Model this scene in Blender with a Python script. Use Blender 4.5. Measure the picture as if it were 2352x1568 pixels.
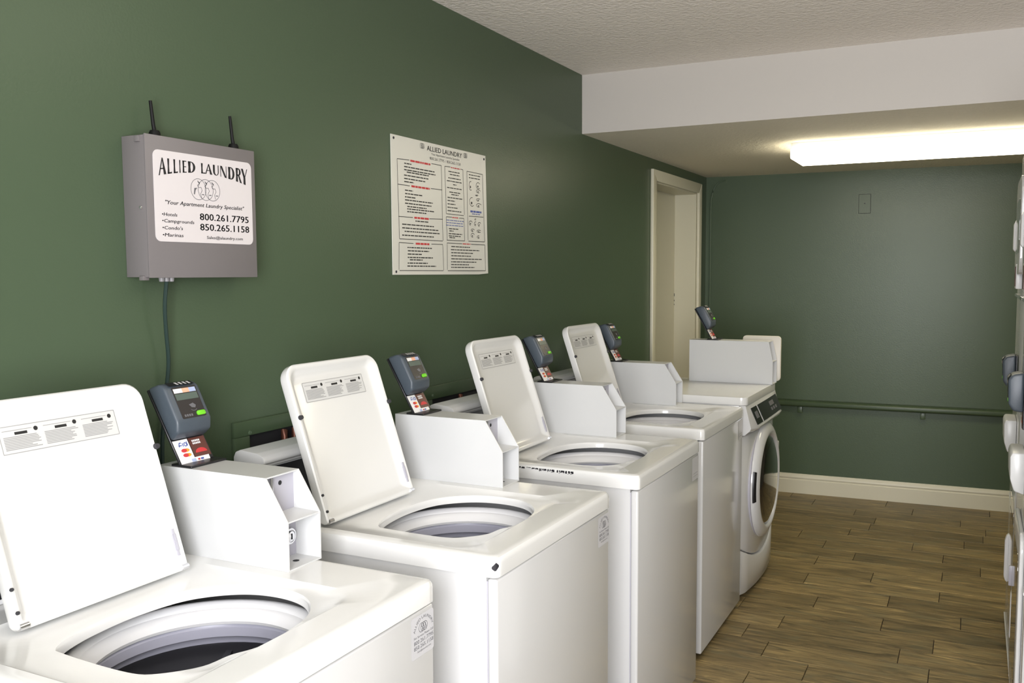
import bpy, bmesh, math, random
import numpy as np
from mathutils import Vector, Matrix
random.seed(7)
for o in list(bpy.data.objects): bpy.data.objects.remove(o, do_unlink=True)
S = bpy.context.scene
COL = S.collection

# ------------------------------------------------------------------ camera
def look_matrix(loc, yaw, pitch, roll):
    cy, sy = math.cos(yaw), math.sin(yaw)
    fw = Vector((-sy*math.cos(pitch), cy*math.cos(pitch), math.sin(pitch)))
    r = Vector((cy, sy, 0)); u = r.cross(fw)
    c, s = math.cos(roll), math.sin(roll)
    r2 = c*r + s*u; u2 = -s*r + c*u
    M = Matrix.Identity(4)
    for i in range(3):
        M[i][0] = r2[i]; M[i][1] = u2[i]; M[i][2] = -fw[i]; M[i][3] = loc[i]
    return M
cam_d = bpy.data.cameras.new('camera'); cam = bpy.data.objects.new('camera', cam_d); COL.objects.link(cam)
cam_d.sensor_fit = 'HORIZONTAL'; cam_d.sensor_width = 36.0; cam_d.lens = 2065.0/2352*36
cam_d.shift_x = -59.9/2352; cam_d.shift_y = 13.35/2352; cam_d.clip_start = 0.02
cam.matrix_world = look_matrix((1.7199, 0.0, 1.5093), 0.4530, -0.0815, -0.0038)
S.camera = cam

# ------------------------------------------------------------------ light and exposure
S.view_settings.view_transform = 'Standard'; S.view_settings.look = 'None'
S.view_settings.exposure = 0.0; S.view_settings.gamma = 1.0; S.view_settings.use_curve_mapping = False
w = bpy.data.worlds.new('world'); S.world = w; w.use_nodes = True
w.node_tree.nodes['Background'].inputs[0].default_value = (0.80, 0.88, 1.0, 1)
w.node_tree.nodes['Background'].inputs[1].default_value = 0.6
LAMP_POWER = 10.5            # emission of the fluorescent diffusers
def area(name, loc, rot, sx, sy, power, col):
    d = bpy.data.lights.new(name, 'AREA'); d.shape = 'RECTANGLE'; d.size = sx; d.size_y = sy; d.energy = power; d.color = col
    o = bpy.data.objects.new(name, d); COL.objects.link(o); o.location = loc; o.rotation_euler = rot
    return o
# daylight through an unseen window added behind the camera (opening x 1.2..2.5, z 0.75..2.12 in the back wall)
area('daylight', (1.85, -0.66, 1.435), (math.radians(90), 0, 0), 1.30, 1.37, 138, (0.96, 0.96, 1.0))

# ------------------------------------------------------------------ materials
MATS = {}
def mat(name, col, rough=0.5, metal=0.0, spec=0.5, coat=0.0, emit=None, estr=0.0, noise=None, bump=None, alpha=None, trans=None):
    """noise = (scale, amount): slow colour drift; bump = (scale, strength, detail)"""
    m = bpy.data.materials.new(name); m.use_nodes = True; nt = m.node_tree
    b = nt.nodes['Principled BSDF']
    b.inputs['Base Color'].default_value = (*col, 1); b.inputs['Roughness'].default_value = rough
    b.inputs['Metallic'].default_value = metal; b.inputs['Specular IOR Level'].default_value = spec
    b.inputs['Coat Weight'].default_value = coat; b.inputs['Coat Roughness'].default_value = 0.08
    if trans: b.inputs['Transmission Weight'].default_value = trans
    if emit: b.inputs['Emission Color'].default_value = (*emit, 1); b.inputs['Emission Strength'].default_value = estr
    if noise or bump:
        tc = nt.nodes.new('ShaderNodeTexCoord')
    if noise:
        n = nt.nodes.new('ShaderNodeTexNoise'); n.inputs['Scale'].default_value = noise[0]; n.inputs['Detail'].default_value = 3
        nt.links.new(tc.outputs['Object'], n.inputs['Vector'])
        mx = nt.nodes.new('ShaderNodeMix'); mx.data_type = 'RGBA'
        a = noise[1]
        mx.inputs[6].default_value = (*[c*(1-a) for c in col], 1); mx.inputs[7].default_value = (*[min(1, c*(1+a)) for c in col], 1)
        nt.links.new(n.outputs['Fac'], mx.inputs[0]); nt.links.new(mx.outputs[2], b.inputs['Base Color'])
    if bump:
        n2 = nt.nodes.new('ShaderNodeTexNoise'); n2.inputs['Scale'].default_value = bump[0]; n2.inputs['Detail'].default_value = bump[2]
        nt.links.new(tc.outputs['Object'], n2.inputs['Vector'])
        bp = nt.nodes.new('ShaderNodeBump'); bp.inputs['Strength'].default_value = bump[1]; bp.inputs['Distance'].default_value = 0.01
        nt.links.new(n2.outputs['Fac'], bp.inputs['Height']); nt.links.new(bp.outputs['Normal'], b.inputs['Normal'])
    MATS[name] = m
    return m
mat('green_wall', (0.067, 0.099, 0.056), 0.35, spec=0.34, noise=(1.2, 0.04), bump=(160, 0.06, 2))
mat('wall_cream', (0.26, 0.26, 0.22), 0.6, bump=(160, 0.06, 2))
mat('green_trim', (0.056, 0.086, 0.045), 0.36, bump=(60, 0.03, 2))
mat('green_scar', (0.085, 0.125, 0.075), 0.4)
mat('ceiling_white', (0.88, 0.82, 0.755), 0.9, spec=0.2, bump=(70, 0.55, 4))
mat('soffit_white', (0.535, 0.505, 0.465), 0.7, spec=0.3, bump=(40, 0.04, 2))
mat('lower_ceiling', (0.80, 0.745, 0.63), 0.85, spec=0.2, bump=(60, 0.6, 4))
mat('cream_trim', (0.66, 0.63, 0.50), 0.38, bump=(30, 0.02, 2))
mat('cream_door', (0.60, 0.575, 0.45), 0.42, bump=(30, 0.03, 2))
mat('enamel_top_lit', (0.76, 0.76, 0.745), 0.16, spec=0.5, coat=0.3)  # same enamel as the fronts; brighter light on tops is in the colour
mat('enamel', (0.62, 0.62, 0.615), 0.16, spec=0.5, coat=0.3)  # fronts and bodies: their dimmer light is put into this darker tone
mat('enamel_warm_lit', (0.72, 0.717, 0.695), 0.2, spec=0.5, coat=0.25)  # lids and front-loader top: same enamel, warm light put into the colour
mat('case_white', (0.61, 0.615, 0.61), 0.30, spec=0.45)
mat('plate_grey', (0.42, 0.41, 0.46), 0.35)
mat('plastic_white', (0.78, 0.78, 0.79), 0.3)
mat('basket_grey', (0.42, 0.42, 0.50), 0.35)
mat('black_plastic', (0.012, 0.012, 0.014), 0.35)
mat('antenna_black', (0.005, 0.005, 0.005), 0.55, spec=0.25)
mat('print_mid', (0.30, 0.30, 0.30), 0.5)
mat('gasket', (0.03, 0.03, 0.035), 0.6)
mat('dark_gap', (0.010, 0.010, 0.012), 0.7)
mat('chrome', (0.75, 0.75, 0.77), 0.18, metal=1.0)
mat('steel_grey', (0.30, 0.29, 0.30), 0.42, metal=0.0, spec=0.5, noise=(3, 0.03))
mat('box_grey', (0.175, 0.160, 0.160), 0.42, spec=0.45, noise=(4, 0.02))
mat('reader_slate', (0.060, 0.076, 0.094), 0.40, bump=(300, 0.03, 2))
mat('reader_face', (0.030, 0.027, 0.026), 0.25)
mat('lcd', (0.095, 0.125, 0.105), 0.2)
mat('print_black', (0.012, 0.012, 0.013), 0.5)
mat('print_grey', (0.13, 0.13, 0.14), 0.5)
mat('print_light', (0.60, 0.60, 0.60), 0.5)
mat('print_red', (0.55, 0.035, 0.04), 0.5)
mat('print_orange', (0.85, 0.33, 0.03), 0.5)
mat('print_peach', (0.80, 0.42, 0.28), 0.5)
mat('print_blue', (0.06, 0.10, 0.36), 0.5)
mat('print_sky', (0.40, 0.47, 0.68), 0.5)
mat('print_brown', (0.10, 0.030, 0.022), 0.4)
mat('print_white', (0.80, 0.79, 0.79), 0.4)
mat('button_green', (0.16, 0.62, 0.02), 0.35)
mat('sign_white', (0.66, 0.62, 0.62), 0.35)
mat('poster_white', (0.66, 0.65, 0.58), 0.35)
mat('label_white', (0.60, 0.60, 0.585), 0.4)
mat('sticker_film', (0.58, 0.58, 0.60), 0.3)
mat('cable_green', (0.016, 0.035, 0.030), 0.4)
mat('copper', (0.14, 0.055, 0.035), 0.4, metal=0.6)
mat('display_black', (0.008, 0.008, 0.009), 0.22, spec=0.35)
mat('door_glass', (0.012, 0.010, 0.010), 0.04, spec=0.7, coat=1.0)
mat('panel_cream', (0.66, 0.62, 0.53), 0.4)
mat('grout', (0.022, 0.017, 0.012), 0.9)
mat('lamp_on', (0.9, 0.9, 0.85), 0.4, emit=(1.0, 0.91, 0.68), estr=LAMP_POWER)
mat('lamp_added', (0.9, 0.9, 0.85), 0.4, emit=(1.0, 0.92, 0.74), estr=LAMP_POWER*0.38)  # glow of the unseen light added over the near washers
mat('window_glass', (1, 1, 1), 0.0, trans=1.0)
mat('chip_black', (0.010, 0.009, 0.014), 0.6)

def wood_mat():
    m = bpy.data.materials.new('wood_tile'); m.use_nodes = True; nt = m.node_tree; L = nt.links
    b = nt.nodes['Principled BSDF']; b.inputs['Roughness'].default_value = 0.42; b.inputs['Specular IOR Level'].default_value = 0.35
    tc = nt.nodes.new('ShaderNodeTexCoord'); oi = nt.nodes.new('ShaderNodeObjectInfo')
    mul = nt.nodes.new('ShaderNodeVectorMath'); mul.operation = 'SCALE'; mul.inputs['Scale'].default_value = 37.0
    cmb = nt.nodes.new('ShaderNodeCombineXYZ')
    for k in range(3): L.new(oi.outputs['Random'], cmb.inputs[k])
    L.new(cmb.outputs[0], mul.inputs[0])
    add = nt.nodes.new('ShaderNodeVectorMath'); add.operation = 'ADD'
    L.new(tc.outputs['Object'], add.inputs[0]); L.new(mul.outputs[0], add.inputs[1])
    def noise(scale3, detail, rough=0.55, dist=0.0):
        mp = nt.nodes.new('ShaderNodeMapping'); mp.inputs['Scale'].default_value = scale3
        L.new(add.outputs[0], mp.inputs['Vector'])
        n = nt.nodes.new('ShaderNodeTexNoise'); n.inputs['Scale'].default_value = 1; n.inputs['Detail'].default_value = detail
        n.inputs['Roughness'].default_value = rough; n.inputs['Distortion'].default_value = dist
        L.new(mp.outputs[0], n.inputs['Vector']); return n
    n1 = noise((4.2, 30, 1), 6, 0.66, 1.2); n2 = noise((6, 95, 1), 4); n3 = noise((5.0, 16, 1), 3, 0.6, 0.8)
    ramp = nt.nodes.new('ShaderNodeValToRGB'); e = ramp.color_ramp.elements
    e[0].position = 0.30; e[0].color = (0.066, 0.050, 0.024, 1)
    e[1].position = 0.72; e[1].color = (0.46, 0.34, 0.150, 1)
    k = ramp.color_ramp.elements.new(0.50); k.color = (0.195, 0.143, 0.065, 1)
    k = ramp.color_ramp.elements.new(0.62); k.color = (0.275, 0.200, 0.088, 1)
    L.new(n1.outputs['Fac'], ramp.inputs[0])
    mx = nt.nodes.new('ShaderNodeMix'); mx.data_type = 'RGBA'; mx.blend_type = 'MIX'
    mr = nt.nodes.new('ShaderNodeMapRange'); mr.inputs[1].default_value = 0.52; mr.inputs[2].default_value = 0.72; mr.inputs[3].default_value = 0; mr.inputs[4].default_value = 0.55
    L.new(n3.outputs['Fac'], mr.inputs[0]); L.new(mr.outputs[0], mx.inputs[0])
    L.new(ramp.outputs[0], mx.inputs[6]); mx.inputs[7].default_value = (0.155, 0.145, 0.085, 1)
    hsv = nt.nodes.new('ShaderNodeHueSaturation')
    mv = nt.nodes.new('ShaderNodeMapRange'); mv.inputs[3].default_value = 0.92; mv.inputs[4].default_value = 1.42
    L.new(oi.outputs['Random'], mv.inputs[0]); L.new(mv.outputs[0], hsv.inputs['Value']); L.new(mx.outputs[2], hsv.inputs['Color'])
    mf = nt.nodes.new('ShaderNodeMix'); mf.data_type = 'RGBA'; mf.blend_type = 'MULTIPLY'; mf.inputs[0].default_value = 0.45
    r2 = nt.nodes.new('ShaderNodeValToRGB'); r2.color_ramp.elements[0].position = 0.35; r2.color_ramp.elements[0].color = (0.45, 0.45, 0.45, 1)
    r2.color_ramp.elements[1].position = 0.6
    L.new(n2.outputs['Fac'], r2.inputs[0]); L.new(hsv.outputs[0], mf.inputs[6]); L.new(r2.outputs[0], mf.inputs[7])
    L.new(mf.outputs[2], b.inputs['Base Color'])
    bp = nt.nodes.new('ShaderNodeBump'); bp.inputs['Strength'].default_value = 0.12; bp.inputs['Distance'].default_value = 0.004
    L.new(n2.outputs['Fac'], bp.inputs['Height']); L.new(bp.outputs[0], b.inputs['Normal'])
    MATS['wood_tile'] = m
wood_mat()

# ------------------------------------------------------------------ mesh helpers
def obj(name, bm, material, parent=None, loc=None, smooth=40, fix=True):
    if fix: bmesh.ops.recalc_face_normals(bm, faces=bm.faces)
    me = bpy.data.meshes.new(name); bm.to_mesh(me); bm.free()
    mats = material if isinstance(material, (list, tuple)) else [material]
    for m in mats: me.materials.append(MATS[m])
    if smooth:
        for p in me.polygons: p.use_smooth = True
        me.set_sharp_from_angle(angle=math.radians(smooth))
    o = bpy.data.objects.new(name, me); COL.objects.link(o)
    if parent: o.parent = parent
    if loc: o.location = loc
    return o
def thing(name, label, cat, loc=(0, 0, 0), rotz=0.0, group=None):
    o = bpy.data.objects.new(name, None); COL.objects.link(o); o.empty_display_size = 0.05
    o.location = loc; o.rotation_euler = (0, 0, rotz)
    return tag(o, label, cat, group)
def tag(o, label=None, cat=None, group=None, kind=None):
    if label: o['label'] = label
    if cat: o['category'] = cat
    if group: o['group'] = group
    if kind: o['kind'] = kind
    return o
def BM(): return bmesh.new()
def join(bm, tmp, mi=0):
    vs = {v: bm.verts.new(v.co) for v in tmp.verts}
    for f in tmp.faces:
        try: nf = bm.faces.new([vs[v] for v in f.verts]); nf.material_index = mi
        except ValueError: pass
    tmp.free()
def box(bm, lo, hi, bev=0.0, seg=2, mi=0):
    t = BM(); bmesh.ops.create_cube(t, size=1.0)
    for v in t.verts: v.co = Vector([lo[i] + (v.co[i]+0.5)*(hi[i]-lo[i]) for i in range(3)])
    if bev: bmesh.ops.bevel(t, geom=list(t.edges), offset=bev, segments=seg, profile=0.5, affect='EDGES', clamp_overlap=True)
    join(bm, t, mi)
def prism(bm, pts, axis, a, b, bev=0.0, seg=2, mi=0, fn=None):
    """polygon pts in the two remaining axes (in xyz order), extruded along axis a..b"""
    t = BM(); i = 'xyz'.index(axis); oth = [k for k in range(3) if k != i]
    def P(p, c):
        q = [0, 0, 0]; q[i] = c; q[oth[0]] = p[0]; q[oth[1]] = p[1]
        return Vector(fn(q)) if fn else Vector(q)
    A = [t.verts.new(P(p, a)) for p in pts]; B = [t.verts.new(P(p, b)) for p in pts]
    t.faces.new(A); t.faces.new(B[::-1]); n = len(pts)
    for k in range(n): t.faces.new((A[k], B[k], B[(k+1) % n], A[(k+1) % n]))
    bmesh.ops.recalc_face_normals(t, faces=t.faces)
    if bev: bmesh.ops.bevel(t, geom=list(t.edges), offset=bev, segments=seg, profile=0.5, affect='EDGES', clamp_overlap=True)
    join(bm, t, mi)
def loft(bm, loops, cap0=False, cap1=False, closed=True, mi=0, mis=None):
    R = [[bm.verts.new(Vector(p)) for p in L] for L in loops]; n = len(loops[0])
    for k in range(len(R)-1):
        for j in range(n if closed else n-1):
            f = bm.faces.new((R[k][j], R[k][(j+1) % n], R[k+1][(j+1) % n], R[k+1][j])); f.material_index = mis[k] if mis else mi
    if cap0: bm.faces.new(R[0][::-1]).material_index = mi
    if cap1: bm.faces.new(R[-1]).material_index = mi
def tube(bm, pts, r, n=8, caps=True):
    pts = [Vector(p) for p in pts]; loops = []; up = Vector((0, 0, 1))
    for k, p in enumerate(pts):
        d = (pts[min(k+1, len(pts)-1)] - pts[max(k-1, 0)]).normalized()
        a = d.cross(up) if abs(d.dot(up)) < 0.95 else d.cross(Vector((1, 0, 0)))
        a.normalize(); b = d.cross(a)
        rr = r[k] if isinstance(r, (list, tuple)) else r
        loops.append([p + a*rr*math.cos(t) + b*rr*math.sin(t) for t in [2*math.pi*j/n for j in range(n)]])
    loft(bm, loops, caps, caps)
def lathe(bm, prof, c, axis='z', n=48, a0=0.0, caps=(False, False), mis=None):
    """prof = [(r, h)...] around axis through c"""
    i = 'xyz'.index(axis); o1, o2 = [k for k in range(3) if k != i]; loops = []
    for r, h in prof:
        L = []
        for j in range(n):
            t = a0 + 2*math.pi*j/n; q = [0, 0, 0]; q[i] = c[i]+h; q[o1] = c[o1]+r*math.cos(t); q[o2] = c[o2]+r*math.sin(t); L.append(q)
        loops.append(L)
    loft(bm, loops, caps[0], caps[1], mis=mis)
def rrect(x0, x1, y0, y1, r, n=6):
    r4 = r if isinstance(r, (list, tuple)) else [r]*4            # corners: x1y1, x0y1, x0y0, x1y0
    P = []
    for (cx, cy, s), rr in zip(((x1, y1, 0), (x0, y1, 1), (x0, y0, 2), (x1, y0, 3)), r4):
        sx = -1 if cx == x1 else 1; sy = -1 if cy == y1 else 1
        for k in range(n+1):
            t = math.pi/2*(s + k/n); P.append((cx + sx*rr + rr*math.cos(t), cy + sy*rr + rr*math.sin(t)))
    return P
def smooth_path(pts, m=6):
    pts = [Vector(p) for p in pts]; out = []
    for k in range(len(pts)-1):
        p0 = pts[max(k-1, 0)]; p1 = pts[k]; p2 = pts[k+1]; p3 = pts[min(k+2, len(pts)-1)]
        for j in range(m):
            t = j/m; out.append(0.5*((2*p1) + (p2-p0)*t + (2*p0-5*p1+4*p2-p3)*t*t + (3*p1-p0-3*p2+p3)*t**3))
    return out + [pts[-1]]
# flat print: F maps (a right, b up) on the surface to xyz
def pquad(bm, F, a0, b0, a1, b1, mi=0):
    f = bm.faces.new([bm.verts.new(Vector(F(a, b))) for a, b in ((a0, b0), (a1, b0), (a1, b1), (a0, b1))]); f.material_index = mi
def ppoly(bm, F, pts, mi=0):
    f = bm.faces.new([bm.verts.new(Vector(F(a, b))) for a, b in pts]); f.material_index = mi
def pline(bm, F, p, q, t, mi=0):
    d = Vector((q[0]-p[0], q[1]-p[1])); n = Vector((-d.y, d.x)).normalized()*t/2
    ppoly(bm, F, [(p[0]-n.x, p[1]-n.y), (q[0]-n.x, q[1]-n.y), (q[0]+n.x, q[1]+n.y), (p[0]+n.x, p[1]+n.y)], mi)
def ppath(bm, F, pts, t, mi=0):
    for a, b in zip(pts[:-1], pts[1:]):
        if (Vector(a)-Vector(b)).length > 1e-6: pline(bm, F, a, b, t, mi)
def pring(bm, F, c, rx, ry, t, mi=0, n=32, a0=0, a1=360):
    full = (a1-a0) >= 360; P = []
    for k in range(n+1):
        th = math.radians(a0 + (a1-a0)*k/n); P.append((math.cos(th), math.sin(th)))
    for (x0, y0), (x1, y1) in zip(P[:-1], P[1:]):
        ppoly(bm, F, [(c[0]+x0*(rx-t/2), c[1]+y0*(ry-t/2)), (c[0]+x1*(rx-t/2), c[1]+y1*(ry-t/2)), (c[0]+x1*(rx+t/2), c[1]+y1*(ry+t/2)), (c[0]+x0*(rx+t/2), c[1]+y0*(ry+t/2))], mi)
def pdisc(bm, F, c, rx, ry, mi=0, n=20, a0=0, a1=360):
    P = [(c[0]+rx*math.cos(math.radians(a0+(a1-a0)*k/n)), c[1]+ry*math.sin(math.radians(a0+(a1-a0)*k/n))) for k in range(n if a1-a0 >= 360 else n+1)]
    ppoly(bm, F, P, mi)
TXT = {}
def text_geo(s):
    if s not in TXT:
        c = bpy.data.curves.new('text', 'FONT'); c.body = s; c.size = 1.0; c.resolution_u = 2
        o = bpy.data.objects.new('text', c); COL.objects.link(o)
        dg = bpy.context.evaluated_depsgraph_get(); me = bpy.data.meshes.new_from_object(o.evaluated_get(dg))
        TXT[s] = ([(v.co.x, v.co.y) for v in me.vertices], [tuple(p.vertices) for p in me.polygons])
        bpy.data.objects.remove(o); bpy.data.curves.remove(c); bpy.data.meshes.remove(me)
    return TXT[s]
def ptext(bm, F, s, a0, b0, a1, h, mi=0, shear=0.0, bold=0.0, fn=None):
    """text s, baseline at b0, spread from a0 to a1, capital height h"""
    V, P = text_geo(s); xs = [v[0] for v in V]; x0, x1 = min(xs), max(xs); k = h/0.69
    for off in ((0, bold) if bold else (0,)):
        vs = []
        for x, y in V:
            a = a0 + (x-x0)/(x1-x0)*(a1-a0) + shear*y*k + off; b = b0 + y*k
            if fn: a, b = fn(a, b)
            vs.append(bm.verts.new(Vector(F(a, b))))
        for p in P:
            try: bm.faces.new([vs[i] for i in p]).material_index = mi
            except ValueError: pass

# ------------------------------------------------------------------ the room
XR, YB, YF, WA = 2.65, -0.55, 6.232, 0.0458
ZC, ZS, YS = 2.451, 2.175, 4.023
def yfar(x): return YF + WA*x
def struct(name, bm, m, label=None, parent=None, smooth=0):
    o = obj(name, bm, m, parent, smooth=smooth)
    if not parent: tag(o, label, None, None, 'structure')
    return o
bm = BM(); prism(bm, [(-0.15, YB-0.1), (XR+0.1, YB-0.1), (XR+0.1, yfar(XR)+0.1), (-0.15, YF+0.1)], 'z', -0.12, -0.006)
floor = struct('floor', bm, 'grout', 'brown wood-look plank tile floor')
DY0, DY1, DZ, DD = 5.093, 5.996, 2.052, 0.153       # doorway in the left wall
bm = BM()
box(bm, (-DD, YB-0.1, -0.12), (0, DY0, ZC+0.1)); box(bm, (-DD, DY0, DZ), (0, DY1, ZC+0.1)); box(bm, (-DD, DY1, -0.12), (0, YF+0.02, ZC+0.1))
struct('wall_left', bm, 'green_wall', 'long green painted wall behind the washers')
bm = BM(); prism(bm, [(-0.15, yfar(-0.15)), (XR+0.1, yfar(XR+0.1)), (XR+0.1, yfar(XR)+0.15), (-0.15, YF+0.15)], 'z', -0.12, ZC+0.1)
struct('wall_far', bm, 'green_wall', 'green painted end wall with a handrail')
bm = BM(); box(bm, (XR, YB-0.1, -0.12), (XR+0.1, yfar(XR), ZC+0.1))
struct('wall_right', bm, 'wall_cream', 'dull olive-grey wall behind the dryers')
bm = BM(); OX0, OX1, OZ0, OZ = 1.20, 2.50, 0.75, 2.12          # unseen window opening, added for the daylight
box(bm, (-DD, YB-0.1, -0.12), (OX0, YB, ZC+0.1)); box(bm, (OX1, YB-0.1, -0.12), (XR+0.1, YB, ZC+0.1)); box(bm, (OX0, YB-0.1, OZ), (OX1, YB, ZC+0.1)); box(bm, (OX0, YB-0.1, -0.12), (OX1, YB, OZ0))
struct('wall_back', bm, 'wall_cream', 'dull olive-grey wall with an unseen window added for the daylight')
bm = BM()
for x0, x1, z0, z1 in ((OX0-.05, OX0, OZ0-.05, OZ+.05), (OX1, OX1+.05, OZ0-.05, OZ+.05), (OX0, OX1, OZ, OZ+.05), (OX0, OX1, OZ0-.05, OZ0)): box(bm, (x0, YB+.0005, z0), (x1, YB+.02, z1))
struct('added_window_1', bm, 'cream_trim', 'unseen open window with a cream frame, added for the daylight')
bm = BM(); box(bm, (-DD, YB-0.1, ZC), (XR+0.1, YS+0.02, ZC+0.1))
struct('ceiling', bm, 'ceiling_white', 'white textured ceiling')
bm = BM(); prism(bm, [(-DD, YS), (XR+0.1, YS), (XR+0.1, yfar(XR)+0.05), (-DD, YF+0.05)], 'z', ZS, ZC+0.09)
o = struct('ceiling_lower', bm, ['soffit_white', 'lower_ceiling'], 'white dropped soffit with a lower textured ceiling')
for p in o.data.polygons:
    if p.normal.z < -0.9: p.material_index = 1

# floor planks: real rows and joints
PL, PW, G = 0.605, 0.1553, 0.0028
joint = {-1: .990, 0: 1.183, 1: 1.000, 2: .886, 3: 1.005, 4: 1.401, 5: 1.101, 6: 1.403, 7: 1.006, 8: 1.300, 9: 1.008, 10: 1.18, 11: 1.608, 12: 1.450, 13: 1.10, 14: 1.800, 15: 1.21, 16: 1.075, 17: 1.403, 18: 1.236, 19: .95}
def plank_mesh(x0, x1, ya, yb0, yb1):
    bm = BM(); c = 0.0012; t = -0.006
    base = [(x0, ya), (x1, ya), (x1, yb1), (x0, yb0)]; top = [(x0+c, ya+c), (x1-c, ya+c), (x1-c, yb1-c), (x0+c, yb0-c)]
    loft(bm, [[(a, b, t) for a, b in base], [(a, b, -c) for a, b in base], [(a, b, 0) for a, b in top]], False, True)
    return bm
shared = None
rr = random.Random(3)
for k in range(-31, 20):
    y0 = 3.33 + PW*k + G/2; y1 = y0 + PW - G
    if y1 < YB: continue
    j0 = joint.get(k, 1.0 + rr.choice((0, .1, .2, .3, .4, .5)) + rr.uniform(-.01, .01)); j0 -= PL*6
    while j0 + PL < 0.02: j0 += PL
    x = j0
    while x < XR - 0.02:
        xa, xb = max(x + G/2, 0.001), min(x + PL - G/2, XR - 0.001); x += PL
        if xb - xa < 0.02: continue
        cx, cy = (xa+xb)/2, y0
        ye0, ye1 = min(y1, yfar(xa)-0.001), min(y1, yfar(xb)-0.001); ys = max(y0, YB+0.001)
        if ye0 - ys < 0.012: continue
        full = xb-xa > PL-G-1e-4 and ye0 == y1 and ye1 == y1 and ys == y0
        if full and shared:
            p = bpy.data.objects.new('plank', shared); COL.objects.link(p); p.parent = floor; p.location = (cx, cy, 0)
        else:
            p = obj('plank', plank_mesh(xa-cx, xb-cx, ys-cy, ye0-cy, ye1-cy), 'wood_tile', floor, (cx, cy, 0), smooth=0)
            if full: shared = p.data

# far baseboard with a moulded cap
prof = [(0, 0), (-.016, 0), (-.016, .092), (-.0135, .096), (-.0135, .103), (-.016, .108), (-.0145, .118), (-.009, .127), (-.007, .134), (0, .134)]
bm = BM(); loops = []
for x in (0.002, XR-0.001): loops.append([(x, yfar(x)+p[0], p[1]) for p in prof])
loft(bm, loops, True, True)
struct('baseboard_far', bm, 'cream_trim', 'cream moulded baseboard under the green end wall', smooth=30)
bm = BM(); loops = []
for y in (YB+0.001, 5.03): loops.append([(-p[0], y, p[1]) for p in prof])
loft(bm, loops, True, True); struct('baseboard_left', bm, 'cream_trim', 'cream baseboard behind the washers', smooth=30)

# recessed side door with casing
d1 = bpy.data.objects.new('door_1', None); COL.objects.link(d1); d1.location = (0, 0, 0)
tag(d1, 'cream door set deep in a cream casing beside the end wall', None, None, 'structure')
CW = 0.062
bm = BM(); prism(bm, [(DY0-CW, 0), (DY0+.004, 0), (DY0+.004, DZ+.002), (DY0-CW, DZ+CW)], 'x', 0.0005, 0.02, 0.004); obj('casing', bm, 'cream_trim', d1)
bm = BM(); prism(bm, [(DY1+CW, 0), (DY1-.004, 0), (DY1-.004, DZ+.002), (DY1+CW, DZ+CW)], 'x', 0.0005, 0.02, 0.004); obj('casing', bm, 'cream_trim', d1)
bm = BM(); prism(bm, [(DY0-CW, DZ+CW), (DY1+CW, DZ+CW), (DY1-.004, DZ-.004), (DY0+.004, DZ-.004)], 'x', 0.0005, 0.019, 0.004); obj('casing', bm, 'cream_trim', d1)
bm = BM(); box(bm, (-DD, DY0+.0005, 0), (0.0, DY0+.012, DZ)); obj('jamb', bm, 'cream_door', d1, smooth=0)
bm = BM(); box(bm, (-DD, DY1-.012, 0), (0.0, DY1-.0005, DZ)); obj('jamb', bm, 'cream_door', d1, smooth=0)
bm = BM(); box(bm, (-DD, DY0+.012, DZ-.012), (0.0, DY1-.012, DZ-.0005)); obj('jamb', bm, 'cream_door', d1, smooth=0)
bm = BM(); box(bm, (-DD-.04, DY0-.02, 0.006), (-DD+.004, DY1+.02, DZ+.02), 0.001); obj('door_panel', bm, 'cream_door', d1, smooth=0)
for z0, z1 in ((1.352, 1.372), (1.318, 1.328), (1.292, 1.30)):
    bm = BM(); box(bm, (-DD+.0045, DY1-.020, z0), (-DD+.006, DY1-.0125, z1)); obj('strike_plate', bm, 'dark_gap', d1, smooth=0)

# fluorescent fixtures
def fixture(label, loc, glow='lamp_on'):
    t = thing('ceiling_light', label, 'light', loc, 0, 'fluorescent wrap fixtures')
    bm = BM(); box(bm, (0.004, .012, -.035), (1.216, .368, -.0005), .002); obj('housing', bm, 'plastic_white', t)
    P = [(.0, -.0355), (.0, -.070), (.003, -.077), (.010, -.080), (.370, -.080), (.377, -.077), (.38, -.070), (.38, -.0355)]
    bm = BM(); prism(bm, P, 'x', 0.004, 1.216); obj('diffuser', bm, glow, t, smooth=50)
    for x0, x1 in ((0, .004), (1.216, 1.22)):
        bm = BM(); prism(bm, [(p[0]*1.004-.001, p[1]*1.004) for p in P], 'x', x0, x1); obj('end_cap', bm, glow, t, smooth=50)
    return t
fixture('long glowing fluorescent wrap light under the lower ceiling', (0.84, 4.775, ZS))
fixture('unseen fluorescent wrap light added on the main ceiling above the second washer', (0.99, 1.95, ZC), 'lamp_added')  # out of view, added to account for the light on the near side

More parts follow.
